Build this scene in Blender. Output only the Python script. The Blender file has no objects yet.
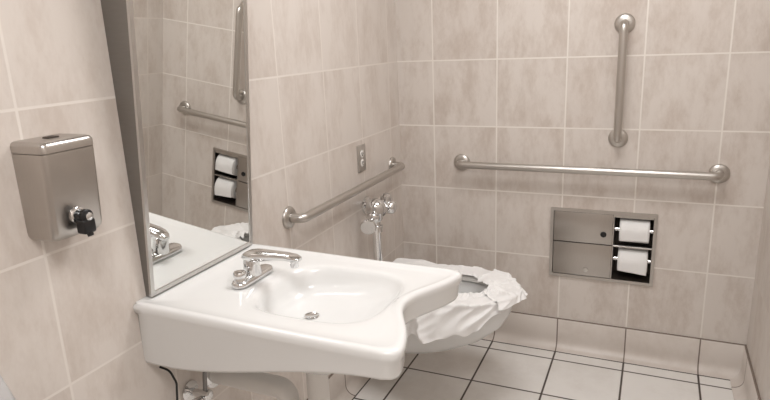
import bpy, bmesh, math, random
from mathutils import Vector, Matrix, noise
random.seed(4)
T=.305
scene=bpy.context.scene
scene.view_settings.view_transform='Standard'
COL=scene.collection

# ------------------------------------------------------------ materials
def srgb(r,g,b):
    f=lambda c:(c/255/12.92) if c/255<=.04045 else ((c/255+.055)/1.055)**2.4
    return (f(r),f(g),f(b),1)
class NT:
    def __init__(s,name):
        s.m=bpy.data.materials.new(name); s.m.use_nodes=True
        s.t=s.m.node_tree; s.n=s.t.nodes; s.l=s.t.links
        s.b=s.n['Principled BSDF']
    def new(s,t,**k):
        n=s.n.new(t)
        for a,v in k.items(): setattr(n,a,v)
        return n
    def put(s,node,i,v):
        if hasattr(v,'links') or isinstance(v,bpy.types.NodeSocket): s.l.new(v,node.inputs[i])
        else: node.inputs[i].default_value=v
    def math(s,op,a,b=0.,c=0.,clamp=False):
        n=s.new('ShaderNodeMath',operation=op,use_clamp=clamp)
        s.put(n,0,a); s.put(n,1,b); s.put(n,2,c); return n.outputs[0]
    def mix(s,f,a,b):
        n=s.new('ShaderNodeMix',data_type='RGBA'); s.put(n,0,f); s.put(n,6,a); s.put(n,7,b); return n.outputs[2]
    def ramp(s,v,lo,hi):
        n=s.new('ShaderNodeMapRange'); n.interpolation_type='SMOOTHSTEP'
        s.put(n,0,v); n.inputs[1].default_value=lo; n.inputs[2].default_value=hi; return n.outputs[0]
    def noise(s,vec,scale,detail=3,rough=.55):
        n=s.new('ShaderNodeTexNoise'); s.l.new(vec,n.inputs['Vector'])
        n.inputs['Scale'].default_value=scale; n.inputs['Detail'].default_value=detail; n.inputs['Roughness'].default_value=rough
        return n.outputs['Fac']

def tile_mat(name,axes,offs,light,dark,grout,gw=.0035,rough=.35,streak=(1,1,1),amount=.5,bump=.3,z_dark=None):
    k=NT(name)
    pos=k.new('ShaderNodeNewGeometry').outputs['Position']
    sep=k.new('ShaderNodeSeparateXYZ'); k.l.new(pos,sep.inputs[0])
    ds=[];cells=[]
    for ax,o in zip(axes,offs):
        q=k.math('DIVIDE',k.math('SUBTRACT',sep.outputs[ax],o),T)
        fr=k.math('FRACT',q); cells.append(k.math('FLOOR',q))
        d=k.math('MULTIPLY',k.math('MINIMUM',fr,k.math('SUBTRACT',1.,fr)),T); ds.append(d)
    d=k.math('MINIMUM',ds[0],ds[1])
    gm=k.math('SUBTRACT',1.,k.ramp(d,gw*.35,gw*.75))
    cv=k.new('ShaderNodeCombineXYZ'); k.put(cv,0,cells[0]); k.put(cv,1,cells[1])
    wn=k.new('ShaderNodeTexWhiteNoise'); k.l.new(cv.outputs[0],wn.inputs[0])
    off=k.new('ShaderNodeVectorMath',operation='SCALE'); k.l.new(wn.outputs['Color'],off.inputs[0]); off.inputs['Scale'].default_value=9.
    mp=k.new('ShaderNodeVectorMath',operation='MULTIPLY'); k.l.new(pos,mp.inputs[0]); mp.inputs[1].default_value=streak
    ad=k.new('ShaderNodeVectorMath',operation='ADD'); k.l.new(mp.outputs[0],ad.inputs[0]); k.l.new(off.outputs[0],ad.inputs[1])
    n1=k.noise(ad.outputs[0],5.,4,.6); n2=k.noise(ad.outputs[0],30.,4,.65); n3=k.noise(ad.outputs[0],110.,2,.6)
    v=k.math('ADD',k.math('MULTIPLY',n1,.66),k.math('ADD',k.math('MULTIPLY',n2,.25),k.math('MULTIPLY',n3,.09)))
    f=k.ramp(v,.40,.68)
    f=k.math('MULTIPLY',f,amount)
    f=k.math('ADD',f,k.math('MULTIPLY',k.math('SUBTRACT',wn.outputs['Value'],.5),.16),clamp=True)
    c=k.mix(f,light,dark)
    c=k.mix(gm,c,grout)
    k.l.new(c,k.b.inputs['Base Color'])
    rr=k.math('ADD',k.math('MULTIPLY',gm,.4),rough); k.l.new(rr,k.b.inputs['Roughness'])
    h=k.math('SUBTRACT',k.math('MULTIPLY',v,.12),gm)
    bp=k.new('ShaderNodeBump'); bp.inputs['Strength'].default_value=bump; bp.inputs['Distance'].default_value=.002
    k.l.new(h,bp.inputs['Height']); k.l.new(bp.outputs[0],k.b.inputs['Normal'])
    return k.m
def plain(name,col,rough=.4,metal=0.,nscale=40,namt=.05,bump=0.,stretch=(1,1,1),coat=0.,bscale=None):
    k=NT(name)
    tc=k.new('ShaderNodeTexCoord').outputs['Object']
    mp=k.new('ShaderNodeVectorMath',operation='MULTIPLY'); k.l.new(tc,mp.inputs[0]); mp.inputs[1].default_value=stretch
    n=k.noise(mp.outputs[0],nscale,3)
    dk=tuple(c*(1-namt*2) for c in col[:3])+(1,)
    k.l.new(k.mix(n,col,dk),k.b.inputs['Base Color'])
    k.b.inputs['Metallic'].default_value=metal
    k.l.new(k.math('ADD',k.math('MULTIPLY',k.math('SUBTRACT',n,.5),.03),rough,clamp=True),k.b.inputs['Roughness'])
    k.b.inputs['Coat Weight'].default_value=coat
    if bump:
        bp=k.new('ShaderNodeBump'); bp.inputs['Strength'].default_value=bump; bp.inputs['Distance'].default_value=.001
        k.l.new(n,bp.inputs['Height']); k.l.new(bp.outputs[0],k.b.inputs['Normal'])
    return k.m
LT=srgb(215,207,200); DK=srgb(191,178,168)
M_back=tile_mat('tile_back',(0,2),(.180,.152),LT,DK,srgb(231,225,218),streak=(1.8,1,.8),amount=.85,gw=.0055,bump=.12)
M_left=tile_mat('tile_left',(1,2),(-.419,.152),LT,DK,srgb(225,218,211),streak=(1,1.8,.8),amount=.65,gw=.0055,bump=.12)
M_right=tile_mat('tile_right',(1,2),(-.419,.152),LT,DK,srgb(222,214,206),streak=(1,1.8,.8),amount=.75,gw=.005,bump=.12)
M_base=tile_mat('tile_base_back',(0,2),(.180,.152),srgb(213,205,198),srgb(192,180,170),srgb(120,107,98),streak=(1.2,1,1),amount=.5,gw=.005)
M_basel=tile_mat('tile_base_left',(1,2),(-.419,.152),srgb(213,205,198),srgb(192,180,170),srgb(120,107,98),streak=(1.2,1,1),amount=.5,gw=.005)
M_floor=tile_mat('tile_floor',(0,1),(.180,-.128),srgb(231,228,224),srgb(212,206,200),srgb(78,68,62),gw=.0075,rough=.3,amount=.45,bump=.4)
M_ceil=plain('ceiling_paint',srgb(232,230,226),.8)
M_porc=plain('white_porcelain',srgb(231,231,230),.18,nscale=6,namt=.01,coat=.15)
M_seat=plain('white_seat_plastic',srgb(226,224,220),.3,nscale=6,namt=.01)
M_steel=plain('brushed_stainless',srgb(206,204,201),.30,1.,nscale=30,namt=.03,stretch=(1,1,14),bump=.02)
M_steelh=plain('brushed_stainless_bar',srgb(198,194,189),.33,1.,nscale=12,namt=.01)
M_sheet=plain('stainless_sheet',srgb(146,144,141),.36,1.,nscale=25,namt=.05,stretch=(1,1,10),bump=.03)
M_disp=plain('dispenser_stainless',srgb(190,185,180),.31,1.,nscale=25,namt=.05,stretch=(12,1,1),bump=.02)
M_chrome=plain('polished_chrome',srgb(224,224,224),.08,1.,nscale=10,namt=.01)
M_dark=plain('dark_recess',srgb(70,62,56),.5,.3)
M_black=plain('black_plastic',srgb(20,20,22),.35)
M_hose=plain('braided_hose',srgb(150,148,146),.4,.7,nscale=300,namt=.2,bump=.4)
M_wrap=plain('white_pipe_cover',srgb(226,223,219),.5,nscale=20,namt=.02)
M_paper=plain('tissue_paper',srgb(240,239,238),.9,nscale=120,namt=.02,bump=.15)
M_core=plain('cardboard_core',srgb(150,120,92),.9)
M_bag=plain('plastic_liner',srgb(205,204,204),.3,nscale=14,namt=.10,bump=.5)
k=NT('mirror_glass'); k.b.inputs['Metallic'].default_value=1.; k.b.inputs['Roughness'].default_value=.01
tc=k.new('ShaderNodeTexCoord').outputs['Object']; n=k.noise(tc,3.,2)
k.l.new(k.mix(n,(.87,.875,.86,1),(.85,.86,.845,1)),k.b.inputs['Base Color']); M_mir=k.m
k=NT('lamp_diffuser'); k.b.inputs['Emission Color'].default_value=(1,.98,.96,1); k.b.inputs['Emission Strength'].default_value=3.; M_lamp=k.m

# ------------------------------------------------------------ helpers
def obj(name,bm,mat,smooth=True,sharp=40):
    bmesh.ops.recalc_face_normals(bm,faces=bm.faces)
    me=bpy.data.meshes.new(name); bm.to_mesh(me); bm.free()
    mats=mat if isinstance(mat,(list,tuple)) else [mat]
    for m in mats: me.materials.append(m)
    if smooth:
        me.polygons.foreach_set('use_smooth',[True]*len(me.polygons))
        try: me.set_sharp_from_angle(angle=math.radians(sharp))
        except Exception: pass
    o=bpy.data.objects.new(name,me); COL.objects.link(o); return o
def setorigin(o,loc):
    o.data.transform(Matrix.Translation(-Vector(loc))); o.location=loc
def thing(name,loc,parts,label,cat,group=None):
    e=bpy.data.objects.new(name,None); e.empty_display_size=.05; COL.objects.link(e); e.location=loc
    e['label']=label; e['category']=cat
    if group: e['group']=group
    for p in parts:
        p.data.transform(Matrix.Translation(-Vector(loc))); p.parent=e
    return e
def struct(o): o['kind']='structure'; return o
def box(x0,x1,y0,y1,z0,z1,bev=0,seg=3,bm=None):
    bm2=bmesh.new()
    bmesh.ops.create_cube(bm2,size=1)
    for v in bm2.verts:
        v.co=Vector(((x0+x1)/2+v.co.x*(x1-x0),(y0+y1)/2+v.co.y*(y1-y0),(z0+z1)/2+v.co.z*(z1-z0)))
    if bev: bmesh.ops.bevel(bm2,geom=list(bm2.edges),offset=bev,segments=seg,affect='EDGES',profile=.5)
    return merge(bm,bm2)
def merge(bm,bm2):
    if bm is None: return bm2
    me=bpy.data.meshes.new('tmp'); bm2.to_mesh(me); bm2.free(); bm.from_mesh(me); bpy.data.meshes.remove(me); return bm
def rings(rs,closed=True,cap0=True,cap1=True,bm=None):
    bm2=bmesh.new(); L=[[bm2.verts.new(p) for p in r] for r in rs]; n=len(rs[0])
    for a,b in zip(L,L[1:]):
        for i in range(n if closed else n-1):
            j=(i+1)%n; bm2.faces.new((a[i],a[j],b[j],b[i]))
    if cap0: bm2.faces.new(L[0][::-1])
    if cap1: bm2.faces.new(L[-1])
    return merge(bm,bm2)
def frame_for(d):
    d=Vector(d).normalized(); a=Vector((0,0,1)) if abs(d.z)<.9 else Vector((1,0,0))
    u=d.cross(a).normalized(); return u,d.cross(u)
def tube(pts,rad,seg=20,bm=None,flat=1.):
    pts=[Vector(p) for p in pts]; n=len(pts)
    if not isinstance(rad,(list,tuple)): rad=[rad]*n
    tg=[(pts[min(i+1,n-1)]-pts[max(i-1,0)]).normalized() for i in range(n)]
    u,v=frame_for(tg[0]); rs=[]
    for i in range(n):
        u=(u-tg[i]*u.dot(tg[i])).normalized(); v=tg[i].cross(u)
        rs.append([pts[i]+u*math.cos(a)*rad[i]+v*math.sin(a)*rad[i]*flat for a in [2*math.pi*q/seg for q in range(seg)]])
    return rings(rs,bm=bm)
def fillet(pts,r,seg=8):
    pts=[Vector(p) for p in pts]; out=[pts[0]]
    for a,b,c in zip(pts,pts[1:],pts[2:]):
        d1=(a-b).normalized(); d2=(c-b).normalized(); ang=d1.angle(d2)
        t=min(r/math.tan(ang/2),(a-b).length*.49,(c-b).length*.49)
        p0=b+d1*t; p1=b+d2*t
        for i in range(seg+1):
            s=i/seg; out.append((1-s)**2*p0+2*s*(1-s)*b+s*s*p1)
    out.append(pts[-1]); return out
def lathe(prof,origin,axis=(0,0,1),seg=32,bm=None):
    ax=Vector(axis).normalized(); u,v=frame_for(ax); o=Vector(origin)
    rs=[[o+ax*h+(u*math.cos(2*math.pi*q/seg)+v*math.sin(2*math.pi*q/seg))*max(r,.0002) for q in range(seg)] for r,h in prof]
    return rings(rs,bm=bm)
def smooth01(t): t=max(0,min(1,t)); return t*t*(3-2*t)

# ------------------------------------------------------------ room shell
W=1.575; H=2.45; YF=-3.9; TH=.14
struct(obj('floor',box(-TH,W+TH,YF-TH,TH,-.1,0),M_floor,False))
struct(obj('ceiling',box(-TH,W+TH,YF-TH,TH,H,H+.1),M_ceil,False))
struct(obj('wall_left',box(-TH,0,YF,0,0,H),M_left,False))
struct(obj('wall_right',box(W,W+TH,YF,0,0,H),M_right,False))
struct(obj('wall_front',box(-TH,W+TH,YF-TH,YF,0,H),M_back,False))
HX0,HX1,HZ0,HZ1=.752,1.182,.380,.692
b=bmesh.new()
for (x0,x1,z0,z1) in [(-TH,HX0,0,H),(HX1,W+TH,0,H),(HX0,HX1,0,HZ0),(HX0,HX1,HZ1,H)]:
    box(x0,x1,0,TH,z0,z1,bm=b)
struct(obj('wall_back',b,M_back,False))
cp=[(0,0),(0,.152),(.006,.152),(.009,.149),(.010,.06)]
for i in range(9):
    a=math.pi/2*i/8; cp.append((.050-.040*math.cos(a),.043-.040*math.sin(a)))
cp+=[(.052,0.0015),(.052,0)]
struct(obj('baseboard_back',rings([[(x,-d,z) for d,z in cp] for x in (0,W)]),M_base,True,50))
struct(obj('baseboard_left',rings([[(d,y,z) for d,z in cp] for y in (0,YF)]),M_basel,True,50))
struct(obj('baseboard_right',rings([[(W-d,y,z) for d,z in cp] for y in (0,YF)]),M_basel,True,50))
struct(obj('trim_1',box(.052,W-.052,-.057,-.052,0,.0012),M_dark,False))
struct(obj('trim_2',box(.052,.057,YF,-.057,0,.0012),M_dark,False))

# ------------------------------------------------------------ grab bars
def grab_bar(p0,p1,nrm,label):
    nrm=Vector(nrm); p0=Vector(p0); p1=Vector(p1); off=nrm*.060
    path=fillet([p0+nrm*.001,p0+off,p1+off,p1+nrm*.001],.045,10)
    bar=obj('bar',tube(path,.0165,24),M_steelh)
    fl=[]
    for p in (p0,p1):
        fl.append(obj('flange',lathe([(.0,0.0),(.040,0.0),(.040,.004),(.036,.010),(.026,.013),(.0175,.014),(.0175,.010)],p,nrm,36),M_steelh))
    c=(p0+p1)/2
    return thing('grab_bar',c,[bar]+fl,label,'grab bar')
grab_bar((.318,0,.893),(1.405,0,.893),(0,-1,0),'long brushed stainless grab bar fixed horizontally above the paper dispenser')
grab_bar((1.012,0,1.500),(1.012,0,1.029),(0,-1,0),'short brushed stainless grab bar mounted vertically on the tiles')
grab_bar((0,-1.035,.888),(0,-.115,.888),(1,0,0),'brushed stainless grab bar behind the toilet next to the mirror')

# ------------------------------------------------------------ sink
CX,CY=.415,-1.495; SZ=.865
Y0,Y1=-1.745,-1.262
def outline(inset=0.):
    xb=.0+ (0 if inset<.02 else inset-.02)
    y0=Y0+inset; y1=Y1-inset; pts=[]
    def xf(y):
        t=(y-CY)/((Y1-Y0)/2); return .715-inset-.085*math.exp(-(t/.60)**2*1.2)
    n=60
    fr=[(xf(y0+(y1-y0)*i/n),y0+(y1-y0)*i/n) for i in range(n+1)]
    r=.035
    out=[(xb,y0),]
    for i in range(1,14): out.append((xb+(fr[0][0]-xb-r)*i/13,y0))
    for x,y in fr:
        d0=y-y0; d1=y1-y
        d=min(d0,d1)
        if d<r: x=x-(r-math.sqrt(max(0,r*r-(r-d)**2)))
        out.append((x,y))
    for i in range(13,-1,-1): out.append((xb+(fr[-1][0]-xb-r)*i/13,y1))
    return out
N=240
def cast(poly,th):
    dx,dy=math.cos(th),math.sin(th); best=None
    m=len(poly)
    for i in range(m):
        ax,ay=poly[i][0]-CX,poly[i][1]-CY; bx,by=poly[(i+1)%m][0]-CX,poly[(i+1)%m][1]-CY
        ex,ey=bx-ax,by-ay; den=dx*ey-dy*ex
        if abs(den)<1e-12: continue
        t=(ax*ey-ay*ex)/den; s=(ax*dy-ay*dx)/den
        if t>0 and -1e-6<=s<=1+1e-6 and (best is None or t>best): best=t
    return best
ths=[2*math.pi*i/N for i in range(N)]
for cx_,cy_ in ((0,Y0),(0,Y1)):
    a=math.atan2(cy_-CY,cx_-CX)%(2*math.pi); j=min(range(N),key=lambda i:abs(ths[i]-a)); ths[j]=a
def ring(inset,zf):
    P=outline(inset); r=[]
    for th in ths:
        t=cast(P,th); x,y=CX+t*math.cos(th),CY+t*math.sin(th)
        r.append(Vector((x,y,zf(x,y))))
    return r
def bring(sc,z,cx=CX,a=.178,bb=.158,n=3.3,tilt=0):
    r=[]
    for th in ths:
        c,s=math.cos(th),math.sin(th)
        q=(abs(c/a)**n+abs(s/bb)**n)**(-1/n)*sc
        x=cx+q*c; r.append(Vector((x,CY+q*s,z+tilt*(x-cx))))
    return r
def top(x,y): return SZ+.006*(1-smooth01(x/.5))
def zb(x,y):
    return .700+.090*smooth01((x-.05)/.62)
R=[]
R.append(bring(.20,.640,cx=.36)); R.append(bring(.40,.648,cx=.365)); R.append(bring(.62,.680,cx=.38)); R.append(bring(.82,.725,cx=.40))
R.append(ring(.075,lambda x,y: zb(x,y)+.040)); R.append(ring(.030,lambda x,y: zb(x,y)+.004)); R.append(ring(.018,zb)); R.append(ring(.012,lambda x,y: zb(x,y)+.002))
R.append(ring(.008,lambda x,y: zb(x,y)+.010)); R.append(ring(.006,lambda x,y: top(x,y)-.032))
R.append(ring(.001,lambda x,y: top(x,y)-.024)); R.append(ring(0.,lambda x,y: top(x,y)-.010)); R.append(ring(.002,lambda x,y: top(x,y)-.004)); R.append(ring(.007,lambda x,y: top(x,y)-.0006)); R.append(ring(.012,top))
R.append(ring(.020,lambda x,y: top(x,y)-.001)); R.append(ring(.030,lambda x,y: top(x,y)-.005))
base=R[-1]; e=bring(1.04,0)
for s in (.35,.7,.93): 
    R.append([base[i].lerp(Vector((e[i].x,e[i].y,SZ-.006)),s) for i in range(N)])
R.append(bring(1.02,SZ-.0075)); R.append(bring(.985,SZ-.011))
for sc,z,sh in ((.955,-.018,0),(.92,-.030,-.003),(.87,-.045,-.010),(.80,-.058,-.018),(.68,-.070,-.028),(.50,-.078,-.040),(.30,-.083,-.050),(.13,-.087,-.058)):
    R.append(bring(sc,SZ+z,cx=CX+sh,tilt=.08*(1-abs(sc-.6))if sc<.9 else 0))
sink=obj('basin',rings(R),M_porc,True,60)
dz=SZ-.087
drain=obj('drain',lathe([(0,.0),(.019,.0),(.021,.002),(.018,.0035),(.014,.0015),(.0,.001)],(CX-.058,CY,dz+.0005),(0,0,1),28),M_chrome)
trap=obj('drain_trap',tube(fillet([(.36,CY,.645),(.36,CY,.47),(.26,CY,.47),(.26,CY,.54),(.0,CY,.54)],.045,8),.030,22),M_wrap)
lathe_b=lathe([(0,0),(.045,0),(.045,.006),(.034,.010),(0,.010)],(0.001,CY,.54),(1,0,0))
tflange=obj('trap_flange',lathe_b,M_chrome)
thing('sink',(0,CY,.70),[sink,drain,trap,tflange],'white porcelain wheelchair-height wall sink with concave front edge','sink')

for yy,lab in ((-1.60,'flexible supply hose with chrome stop valve under the sink'),(-1.40,'flexible supply hose with chrome stop valve under the sink')):
    v=obj('stop_valve',lathe([(0,0),(.03,0),(.03,.004),(.011,.008),(.011,.045),(.016,.047),(.016,.07),(.011,.072),(.0,.072)],(.001,yy,.54),(1,0,0)),M_chrome)
    k2=obj('valve_handle',tube([(.058,yy-.016,.54),(.058,yy-.040,.54)],[.010,.016],16,flat=.6),M_chrome)
    h=obj('hose',tube(fillet([(.058,yy,.55),(.060,yy+.005,.61),(.10,yy-.02*(1 if yy<CY else -1),.66),(.14,yy*.5+CY*.5,.73)],.05,8),.006,14),M_hose)
    thing('supply_hose',(0,yy,.54),[v,k2,h],lab,'pipe',group='water supply hoses under the sink')
hk=obj('hanging_cable',tube(fillet([(.0,-1.690,.665),(.030,-1.688,.66),(.040,-1.68,.62),(.02,-1.67,.54),(.0,-1.665,.47)],.03,8),.003,12),M_black)
hk['label']='thin dark cable looping from the wall under the sink'; hk['category']='cable'
setorigin(hk,(0,-1.68,.55))

# ------------------------------------------------------------ faucet
FX,FY,FZ=.180,CY,SZ-.0005
def stad(L,w,z):
    r=[]
    for i in range(48):
        a=2*math.pi*i/48; c,s=math.cos(a),math.sin(a)
        r.append(Vector((FX+w*c,FY+(L-w)*(1 if s>0 else -1)*(abs(s)>1e-9)+w*s,z)))
    return r
plate=obj('base_plate',rings([stad(.078,.024,FZ),stad(.078,.024,FZ+.006),stad(.075,.021,FZ+.012),stad(.068,.015,FZ+.015)]),M_chrome)
body=obj('faucet_body',lathe([(0,0),(.026,0),(.025,.008),(.0225,.025),(.021,.042),(.019,.052),(.011,.060),(0,.062)],(FX,FY,FZ+.012)),M_chrome)
path=[(-.024,.048),(-.014,.051),(.0,.054),(.02,.057),(.045,.060),(.080,.063),(.115,.064),(.140,.063),(.155,.060)]
rsx=[]
for i,(dx,dzz) in enumerate(path):
    w=[.010,.018,.022,.0225,.021,.019,.0175,.016,.011][i]; hgt=[.006,.012,.016,.0165,.0140,.0110,.0095,.0085,.005][i]
    ang=math.atan2(path[min(i+1,8)][1]-path[max(i-1,0)][1],path[min(i+1,8)][0]-path[max(i-1,0)][0])
    r=[]
    for q in range(24):
        a=2*math.pi*q/24; c,s=math.cos(a),math.sin(a)
        c=math.copysign(abs(c)**.7,c); s=math.copysign(abs(s)**.7,s)
        r.append(Vector((FX+dx-math.sin(ang)*s*hgt,FY+c*w,FZ+.010+dzz+math.cos(ang)*s*hgt)))
    rsx.append(r)
spout=obj('spout',rings(rsx),M_chrome,True,50)
aer=obj('aerator',lathe([(0,0),(.0095,0),(.011,.003),(.011,.018),(0,.018)],(FX+.137,FY,FZ+.047)),M_chrome)
knob=obj('handle',lathe([(0,0),(.016,0),(.0155,.006),(.014,.009),(.014,.011),(.017,.013),(.0175,.022),(.015,.026),(.007,.028),(0,.028)],(FX,FY-.054,FZ+.012)),M_chrome)
thing('faucet',(FX,FY,FZ),[plate,body,spout,aer,knob],'polished chrome deck-mounted faucet on the sink ledge','faucet')

# ------------------------------------------------------------ tilted mirror
MY0,MY1=-1.700,-1.275; MZ0,MZ1=.872,1.80; XB,XT=.016,.100
def mx(z): return XB+(XT-XB)*(z-MZ0)/(MZ1-MZ0)
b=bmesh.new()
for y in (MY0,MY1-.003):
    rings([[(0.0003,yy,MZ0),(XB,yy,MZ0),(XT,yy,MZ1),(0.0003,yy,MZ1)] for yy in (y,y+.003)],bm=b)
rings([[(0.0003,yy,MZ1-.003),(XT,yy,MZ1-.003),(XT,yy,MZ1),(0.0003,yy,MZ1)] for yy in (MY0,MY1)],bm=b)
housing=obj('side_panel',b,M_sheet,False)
def strip(ya,yb,za,zb_,bm):
    t=Vector((mx(1)-mx(0),0,1)).normalized(); n_=Vector((t.z,0,-t.x))
    P0=[Vector((mx(z),y,z)) for y,z in ((ya,za),(yb,za),(yb,zb_),(ya,zb_))]
    return rings([[p-n_*.003 for p in P0],[p+n_*.004 for p in P0]],bm=bm)
b=bmesh.new(); fw=.011
strip(MY0-.001,MY0+fw,MZ0,MZ1,b); strip(MY1-fw,MY1+.001,MZ0,MZ1,b); strip(MY0+fw,MY1-fw,MZ0,MZ0+fw,b); strip(MY0+fw,MY1-fw,MZ1-fw,MZ1,b)
bez=obj('frame',b,M_steel,False)
glass=obj('glass',strip(MY0+.004,MY1-.004,MZ0+.004,MZ1-.004,None),M_mir,False)
for v in glass.data.vertices: v.co.x-=.0025
thing('wall_mirror',(0,(MY0+MY1)/2,MZ0),[housing,bez,glass],'tilted rectangular mirror in a stainless steel frame above the sink','mirror')

# ------------------------------------------------------------ soap dispenser
DY0,DY1=-1.972,-1.850; DZ0,DZ1=1.108,1.312; DD=.090
def rr_ring(y0,y1,x1,z,r,n=8,x0=.0003):
    pts=[Vector((x0,y0,z))]
    for i in range(n+1):
        a=-math.pi/2+math.pi/2*i/n; pts.append(Vector((x1-r+r*math.cos(a),y0+r+r*math.sin(a),z)))
    for i in range(n+1):
        a=math.pi/2*i/n; pts.append(Vector((x1-r+r*math.cos(a),y1-r+r*math.sin(a),z)))
    pts.append(Vector((x0,y1,z))); return pts
lev=[(DZ0,.012),(DZ0+.003,.005),(DZ0+.010,.001),(DZ0+.02,0),(DZ1-.030,0),(DZ1-.024,.0003),]
bd=obj('body',rings([rr_ring(DY0+i,DY1-i,DD-i*1.2-.012*smooth01((DZ0+.09-z)/.09),z,.012) for z,i in lev]),M_disp,True,45)
lev=[(DZ1-.0235,.0015),(DZ1-.0225,0),(DZ1-.010,0.),(DZ1-.004,.002),(DZ1-.001,.006),(DZ1,.012)]
lid=obj('lid',rings([rr_ring(DY0+i,DY1-i,DD-i*1.2+.001,z,.012) for z,i in lev]),M_disp,True,45)
ym=(DY0+DY1)/2; yv=ym-.004
lock=obj('lid_lock',box(.030,.050,ym-.012,ym+.012,DZ1-.001,DZ1+.003,.0012,2),M_dark)
col=obj('valve_collar',lathe([(0,0),(.017,0),(.017,.006),(.013,.009),(0,.009)],(DD-.012,yv,DZ0+.046),(1,0,0)),M_chrome)
b=lathe([(0,0),(.0125,0),(.0125,.014),(.014,.016),(.014,.025),(.010,.028),(0,.028)],(DD-.004,yv,DZ0+.046),(1,0,0))
box(DD+.000,DD+.025,yv-.015,yv+.015,DZ0+.010,DZ0+.040,.005,3,bm=b)
tube([(DD+.015,yv,DZ0+.022),(DD+.022,yv,DZ0+.004)],[.008,.006],14,bm=b)
val=obj('push_valve',b,M_black,True,50)
btn=obj('push_button',lathe([(0,0),(.008,0),(.008,.004),(.005,.006),(0,.006)],(DD+.023,yv,DZ0+.046),(1,0,0)),M_chrome)
thing('soap_dispenser',(0,ym,DZ0),[bd,lid,lock,col,val,btn],'brushed stainless wall soap dispenser with black push valve','soap dispenser')

# ------------------------------------------------------------ outlet
oy,oz=-.445,.985
pl=obj('cover_plate',box(.0003,.006,oy-.037,oy+.037,oz-.058,oz+.058,.002,2),M_steel)
parts=[pl]
for s in (-.020,.020):
    parts.append(obj('receptacle',lathe([(0,0),(.0165,0),(.0165,.0025),(.015,.0035),(0,.0035)],(.005,oy,oz+s),(1,0,0),24),M_seat))
    b=bmesh.new()
    box(.0075,.0092,oy-.008,oy-.004,oz+s-.002,oz+s+.008,bm=b); box(.0075,.0092,oy+.004,oy+.008,oz+s-.002,oz+s+.008,bm=b); box(.0075,.0092,oy-.003,oy+.003,oz+s-.010,oz+s-.004,bm=b)
    parts.append(obj('slot',b,M_dark,False))
thing('electrical_outlet',(0,oy,oz-.058),parts,'duplex electrical outlet with stainless cover plate on the tiles','outlet')

# ------------------------------------------------------------ recessed paper dispenser
PX0,PX1,PZ0,PZ1=.742,1.192,.370,.702
b=bmesh.new(); fw=.014
for (x0,x1,z0,z1) in [(PX0,PX1,PZ1-fw,PZ1),(PX0,PX1,PZ0,PZ0+fw),(PX0,PX0+fw,PZ0+fw,PZ1-fw),(PX1-fw,PX1,PZ0+fw,PZ1-fw)]:
    box(x0,x1,-.008,-.0003,z0,z1,bm=b)
fr=obj('frame',b,M_disp,False)
b=bmesh.new()
SX=1.018
I=.001
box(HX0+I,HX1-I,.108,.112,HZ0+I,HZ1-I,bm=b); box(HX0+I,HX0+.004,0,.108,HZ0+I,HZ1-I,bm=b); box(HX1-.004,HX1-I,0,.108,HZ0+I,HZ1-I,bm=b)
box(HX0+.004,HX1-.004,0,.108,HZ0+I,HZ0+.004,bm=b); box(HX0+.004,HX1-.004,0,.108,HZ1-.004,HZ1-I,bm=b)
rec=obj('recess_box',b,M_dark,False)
d1=obj('door',box(PX0+fw+.002,SX-.006,-.006,-.001,.545,PZ1-fw-.002,.0015,2),M_disp)
d2=obj('door',box(PX0+fw+.002,SX-.006,-.006,-.001,PZ0+fw+.002,.541,.0015,2),M_disp)
lk1=obj('lock',lathe([(0,0),(.013,0),(.013,.003),(.009,.005),(0,.005)],(.975,-.006,.592),(0,-1,0),24),M_black)
lk2=obj('lock',lathe([(0,0),(.011,0),(.011,.003),(.008,.004),(0,.004)],(.905,-.006,.415),(0,-1,0),24),M_steel)
b=bmesh.new()
box(SX-.005,SX,-.006,.10,PZ0+fw+.001,PZ1-fw-.001,bm=b)
box(SX,HX1-.005,-.006,.012,.5385,.5455,.001,1,bm=b)
box(SX,HX1-.005,-.006,.012,PZ1-fw-.012,PZ1-fw,.001,1,bm=b)
dv=obj('divider',b,M_disp,False)
sps=[obj('spindle',tube([(SX+.001,.036,zc),(HX1-.005,.036,zc)],.010,16),M_chrome) for zc in (.612,.472)]
thing('paper_dispenser',((PX0+PX1)/2,0,PZ0),[fr,rec,d1,d2,lk1,lk2,dv]+sps,'recessed stainless dispenser with two doors and two exposed paper rolls','toilet paper dispenser')
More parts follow.
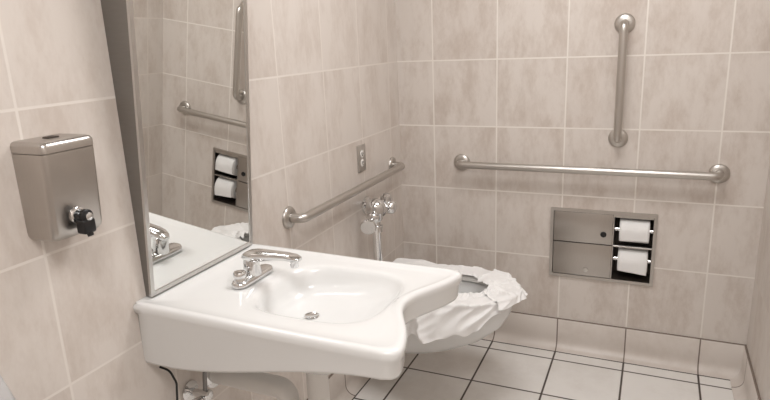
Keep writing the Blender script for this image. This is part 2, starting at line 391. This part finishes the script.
for i,zc in enumerate((.612,.472)):
    cx0=1.040; wid=.124
    pr=[(.020,0),(.050,0),(.055,.003),(.055,wid-.003),(.050,wid),(.020,wid)]
    b=bmesh.new()
    rs=[]
    ax=Vector((1,0,0)); u,v=frame_for(ax)
    for r,h in pr+[pr[0]]:
        rs.append([Vector((cx0,.036,zc))+ax*h+(u*math.cos(2*math.pi*q/48)+v*math.sin(2*math.pi*q/48))*r for q in range(48)])
    rings(rs,cap0=False,cap1=False,bm=b); bmesh.ops.remove_doubles(b,verts=b.verts,dist=1e-6)
    rl=obj('paper',b,M_paper,True,50)
    g=[]
    for a in range(22):
        s=a/21; rr_=.0565
        ang=math.radians(70)*(1-s/.55) if s<.55 else 0
        z=zc+rr_*math.sin(ang)-max(0,s-.55)*.085
        y=.036-rr_*math.cos(ang)+.002*smooth01((s-.55)/.45)
        g.append([Vector((cx0+.002+(wid-.004)*q/10,y+.0008*math.sin(q*1.1+a*.3+i*2)-.0006,z-(.012*q/10*smooth01((s-.5)/.5) if i else -.004*q/10*smooth01((s-.5)/.5)))) for q in range(11)])
    tail=obj('paper_tail',rings(g,closed=False,cap0=False,cap1=False),M_paper)
    sol=tail.modifiers.new('thick','SOLIDIFY'); sol.thickness=.0008
    core=obj('core',lathe([(.0195,0),(.0195,wid),(.0185,wid),(.0185,0),(.0195,0)],(cx0,.036,zc),(1,0,0),32),M_core)
    thing('toilet_paper_roll',(cx0+wid/2,.036,zc-.055),[rl,tail,core],'white toilet paper roll exposed in the steel dispenser','toilet paper',group='toilet paper rolls in the dispenser')

# ------------------------------------------------------------ toilet
TY=-.53; RZ=.460
def egg(x0,x1,hw,z,n=64,p=2.3):
    cx_=(x0+x1)/2; a=(x1-x0)/2; r=[]
    for i in range(n):
        th=2*math.pi*i/n; c,s=math.cos(th),math.sin(th)
        pc=p if c>0 else 4.
        q=(abs(c)**pc+abs(s)**pc)**(-1/pc)
        r.append(Vector((cx_+a*c*q,TY+hw*s*q*(1-.12*max(0,c*q)),z)))
    return r
R=[egg(.002,.30,.06,.165),egg(.002,.36,.085,.18),egg(.002,.45,.115,.215),egg(.002,.56,.140,.27),egg(.002,.64,.160,.34),egg(.002,.675,.170,.40),egg(.002,.685,.174,.44),egg(.004,.685,.174,RZ-.006),egg(.010,.679,.168,RZ),
   egg(.235,.655,.130,RZ),egg(.245,.645,.120,RZ-.01),egg(.25,.63,.115,.38),egg(.27,.57,.095,.31),egg(.30,.48,.06,.27)]
bowl=obj('bowl',rings(R),M_porc,True,50)
b=bmesh.new(); rs=[]
n=60
for i in range(n+1):
    th=math.radians(22)+math.radians(316)*i/n
    c,s=math.cos(th),math.sin(th)
    ax_,bx=.212,.147; cxx=.445
    p=Vector((cxx+ax_*c,TY+bx*s,RZ+.006)); nrm=Vector((c/ax_,s/bx,0)).normalized()
    w=.036*(1-.35*(1-math.sin(math.pi*i/n))**6)
    rs.append([p-nrm*w,p-nrm*w+Vector((0,0,.012)),p-nrm*w*.6+Vector((0,0,.021)),p+nrm*w*.6+Vector((0,0,.021)),p+nrm*w+Vector((0,0,.012)),p+nrm*w])
seat=obj('seat',rings(rs),M_seat,True,50)
hinge=obj('seat_hinge',tube([(.190,TY-.09,RZ+.014),(.190,TY+.09,RZ+.014)],.012,16),M_seat)
thing('toilet',(0,TY,.165),[bowl,seat,hinge],'white wall-hung porcelain toilet beside the grab bars, seat down','toilet')

# flush valve
VX,VY=.100,-.53
p1=obj('flush_tube',tube([(VX,VY,RZ+.001),(VX,VY,.74)],.019,20),M_chrome)
nuts=[obj('coupling_nut',lathe([(0,0),(.030,0),(.030,.008),(.024,.014),(.021,.020),(.021,.03),(0,.03)],(VX,VY,RZ+.001)),M_chrome),
      obj('coupling_nut',lathe([(0,0),(.027,0),(.027,.024),(.021,.028),(0,.028)],(VX,VY,.690)),M_chrome)]
vb=obj('valve_body',lathe([(0,0),(.022,0),(.028,.010),(.028,.026),(.034,.036),(.042,.042),(.043,.066),(.040,.076),(.032,.088),(.016,.096),(0,.098)],(VX,VY,.735)),M_chrome)
b=tube([(VX,VY,.768),(VX,VY+.095,.768)],.020,18)
lathe([(0,0),(.027,0),(.027,.020),(.022,.022),(0,.022)],(VX,VY+.045,.768),(0,1,0),bm=b)
lathe([(0,0),(.026,0),(.030,.01),(.030,.040),(.024,.052),(.016,.056),(0,.057)],(VX-.012,VY+.110,.768),(1,0,0),bm=b)
tube([(VX,VY+.110,.768),(.003,VY+.110,.768)],.018,18,bm=b)
lathe([(0,0),(.040,0),(.038,.008),(.022,.012),(0,.012)],(.001,VY+.110,.768),(1,0,0),bm=b)
lathe([(0,0),(.024,0),(.026,.01),(.024,.032),(.012,.040),(0,.040)],(VX,VY+.110,.788),(0,0,1),bm=b)
stop=obj('control_stop',b,M_chrome)
b=lathe([(0,0),(.024,0),(.026,.006),(.026,.026),(.018,.034),(.011,.036),(.011,.075),(0,.075)],(VX,VY-.020,.762),(.10,-1,-.25))
lathe([(0,0),(.016,0),(.030,.008),(.034,.020),(.030,.028),(0,.028)],(VX+.006,VY-.086,.744),(.35,-1,-.15),bm=b)
hd=obj('flush_handle',b,M_chrome)
thing('flush_valve',(VX,VY,RZ),[p1]+nuts+[vb,stop,hd],'polished chrome manual flush valve above the toilet','flush valve')

# ------------------------------------------------------------ paper draped on the seat
def fold(u_,r_,seed):
    # u_: metres along the strip, r_: metres across it; long creases running mostly across
    s=Vector((seed*7.1,seed*3.3,seed*1.7))
    w1=noise.noise(Vector((u_*5,r_*6,0))+s)
    a=noise.noise(Vector((u_*9+w1*.8,r_*4,1))+s)
    b_=abs(noise.noise(Vector((u_*15+w1*1.5,r_*5,2))+s)); c_=abs(noise.noise(Vector((u_*24-r_*16,r_*14+w1,3))+s))
    return .9*a+(.5-1.9*b_)*.8+(.3-1.3*c_)*.35
def arc(a0,a1,cx_=.445,ax_=.212,bx=.147):
    def f(s):
        th=math.radians(a0+(a1-a0)*s); c,s_=math.cos(th),math.sin(th)
        return Vector((cx_+ax_*c,TY+bx*s_,0)),Vector((c/ax_,s_/bx,0)).normalized()
    f.length=abs(math.radians(a1-a0))*.19
    return f
def poly(pts):
    P=fillet([Vector((x,y,0)) for x,y in pts],.08,12)
    L=[0]
    for a,b in zip(P,P[1:]): L.append(L[-1]+(b-a).length)
    def at(d):
        d=max(0,min(L[-1],d))
        for i in range(len(P)-1):
            if d<=L[i+1]: return P[i].lerp(P[i+1],(d-L[i])/max(1e-9,L[i+1]-L[i]))
        return P[-1]
    def f(s):
        d=s*L[-1]; p=at(d); t=(at(d+.02)-at(d-.02)).normalized()
        return p,Vector((-t.y,t.x,0))
    f.length=L[-1]
    return f
def sheet(label,path,wi,wo,hang_o,hang_i,amp,seed,lift=0.,nu=130,nv=64,wfun=None,flat=.036):
    g=[]
    for i in range(nu+1):
        s=i/nu
        p,nrm=path(s); tan=Vector((nrm.y,-nrm.x,0))
        row=[]
        wv=1+.35*noise.noise(Vector((s*3.3,seed,0)))+.14*noise.noise(Vector((s*8,seed,3)))
        if wfun: wv*=wfun(s)
        wiv=1+.35*noise.noise(Vector((s*5,seed,7)))
        for j in range(nv+1):
            t=-1+2*j/nv
            w=wi*wiv if t<0 else wo*wv
            d=abs(t)*w
            h=hang_o if t>0 else hang_i
            if d<=flat: off=d; dzv=0
            else:
                e_=d-flat; k_=smooth01(e_/.03)*h
                off=flat+e_*(1-k_*.9); dzv=-e_*k_
            q=p+nrm*(off*(1 if t>0 else -1))
            q=Vector((q.x,q.y,RZ+.030+lift+dzv))
            edge=min(1,d/.06)
            f1=fold(s*path.length,math.copysign(d,t),seed)
            am=amp*(.35+.65*edge)
            if d<flat+.012: q.z+=am*abs(f1)
            else: q.z+=am*(f1*.5+.3)
            q+=nrm*(am*f1*(.9 if t>0 else .3)*edge+(.012*smooth01((d-flat)/.02) if t>0 else 0))
            q+=tan*(am*.7*noise.noise(q*9+Vector((seed,9,2)))*edge)
            row.append(q)
        g.append(row)
    o=obj('toilet_paper_sheet',rings(g,closed=False,cap0=False,cap1=False),M_paper,True,180)
    o['label']=label; o['category']='tissue paper'; o['group']='paper laid over the toilet seat'
    setorigin(o,(.445,TY,RZ+.03))
    return o
sheet('smooth white tissue strip laid along the toilet seat rim',poly([(.10,-.372),(.50,-.378),(.60,-.425)]),.052,.042,.15,.5,.012,1,lift=.004)
sheet('crumpled white tissue bunched over the front of the seat',arc(62,-40),.080,.085,.50,.25,.036,2.4,lift=.008)
sheet('crumpled white tissue draped and hanging off the seat side',arc(-34,-132),.075,.215,.86,.25,.034,3.3,lift=.003,wfun=lambda s:.50+.55*smooth01(s/.6))

# ------------------------------------------------------------ lined waste bin by the left edge
by0,by1,bz0,bz1,bd_=-2.44,-2.150,.50,.925,.115
def rb(i,z,wob=0,seed=0):
    r=rr_ring(by0-i,by1+i,bd_+i,z,.012,8,x0=.0005)
    if wob: r=[Vector((max(.0005,p.x+wob*noise.noise(p*30+Vector((seed,0,0)))),p.y+wob*noise.noise(p*27+Vector((0,seed,0))),p.z+wob*noise.noise(p*20))) for p in r]
    return r
bb=obj('bin_body',rings([rb(-.01,bz0),rb(0,bz0+.02),rb(0,bz1),rb(-.004,bz1),rb(-.004,bz0+.03)]),M_sheet,True,40)
bl=obj('bin_liner',rings([rb(.008,bz1-.10,.012,3),rb(.014,bz1-.06,.010,4),rb(.010,bz1-.02,.008,5),rb(.003,bz1+.008,.003,6),rb(-.006,bz1+.004,0,7),rb(-.010,bz1-.10,0)],cap0=False),M_bag)
thing('waste_bin',(0,(by0+by1)/2,bz0),[bb,bl],'wall-mounted stainless waste bin with a white plastic liner','waste bin')

# ------------------------------------------------------------ lights
def ceiling_lamp(x,y,sx,sy,power):
    hs=obj('housing',box(x-sx/2-.03,x+sx/2+.03,y-sy/2-.03,y+sy/2+.03,H-.05,H-.0003,.008,2),M_ceil)
    df=obj('diffuser',box(x-sx/2,x+sx/2,y-sy/2,y+sy/2,H-.058,H-.050,.002,1),M_lamp)
    thing('ceiling_light',(x,y,H-.05),[hs,df],'flat rectangular ceiling light with frosted diffuser','ceiling light',group='ceiling lights')
    L=bpy.data.lights.new('ceiling_light_source','AREA'); L.shape='RECTANGLE'; L.size=sx; L.size_y=sy; L.energy=power; L.color=(1,.99,.985)
    lo=bpy.data.objects.new('ceiling_light_source',L); lo.location=(x,y,H-.065); COL.objects.link(lo)
ceiling_lamp(.90,-.95,.7,.5,12.8)
ceiling_lamp(.95,-2.75,.7,.5,19)
w=bpy.data.worlds.new('world'); scene.world=w; w.use_nodes=True
w.node_tree.nodes['Background'].inputs[0].default_value=(1,.98,.96,1); w.node_tree.nodes['Background'].inputs[1].default_value=.3

# ------------------------------------------------------------ camera
yaw,pitch,roll=.427,.2598,-.0419
F=Vector((-math.sin(yaw)*math.cos(pitch),math.cos(yaw)*math.cos(pitch),-math.sin(pitch)))
r0=Vector((math.cos(yaw),math.sin(yaw),0)); u0=r0.cross(F)
Rv=r0*math.cos(roll)+u0*math.sin(roll); Uv=-r0*math.sin(roll)+u0*math.cos(roll)
cam=bpy.data.cameras.new('camera'); co=bpy.data.objects.new('camera',cam); COL.objects.link(co)
m=Matrix((Rv,Uv,-F)).transposed().to_4x4(); m.translation=Vector((1.1484,-2.7359,1.4745)); co.matrix_world=m
cam.sensor_width=36; cam.lens=601.192/770*36; cam.clip_start=.02
scene.camera=co
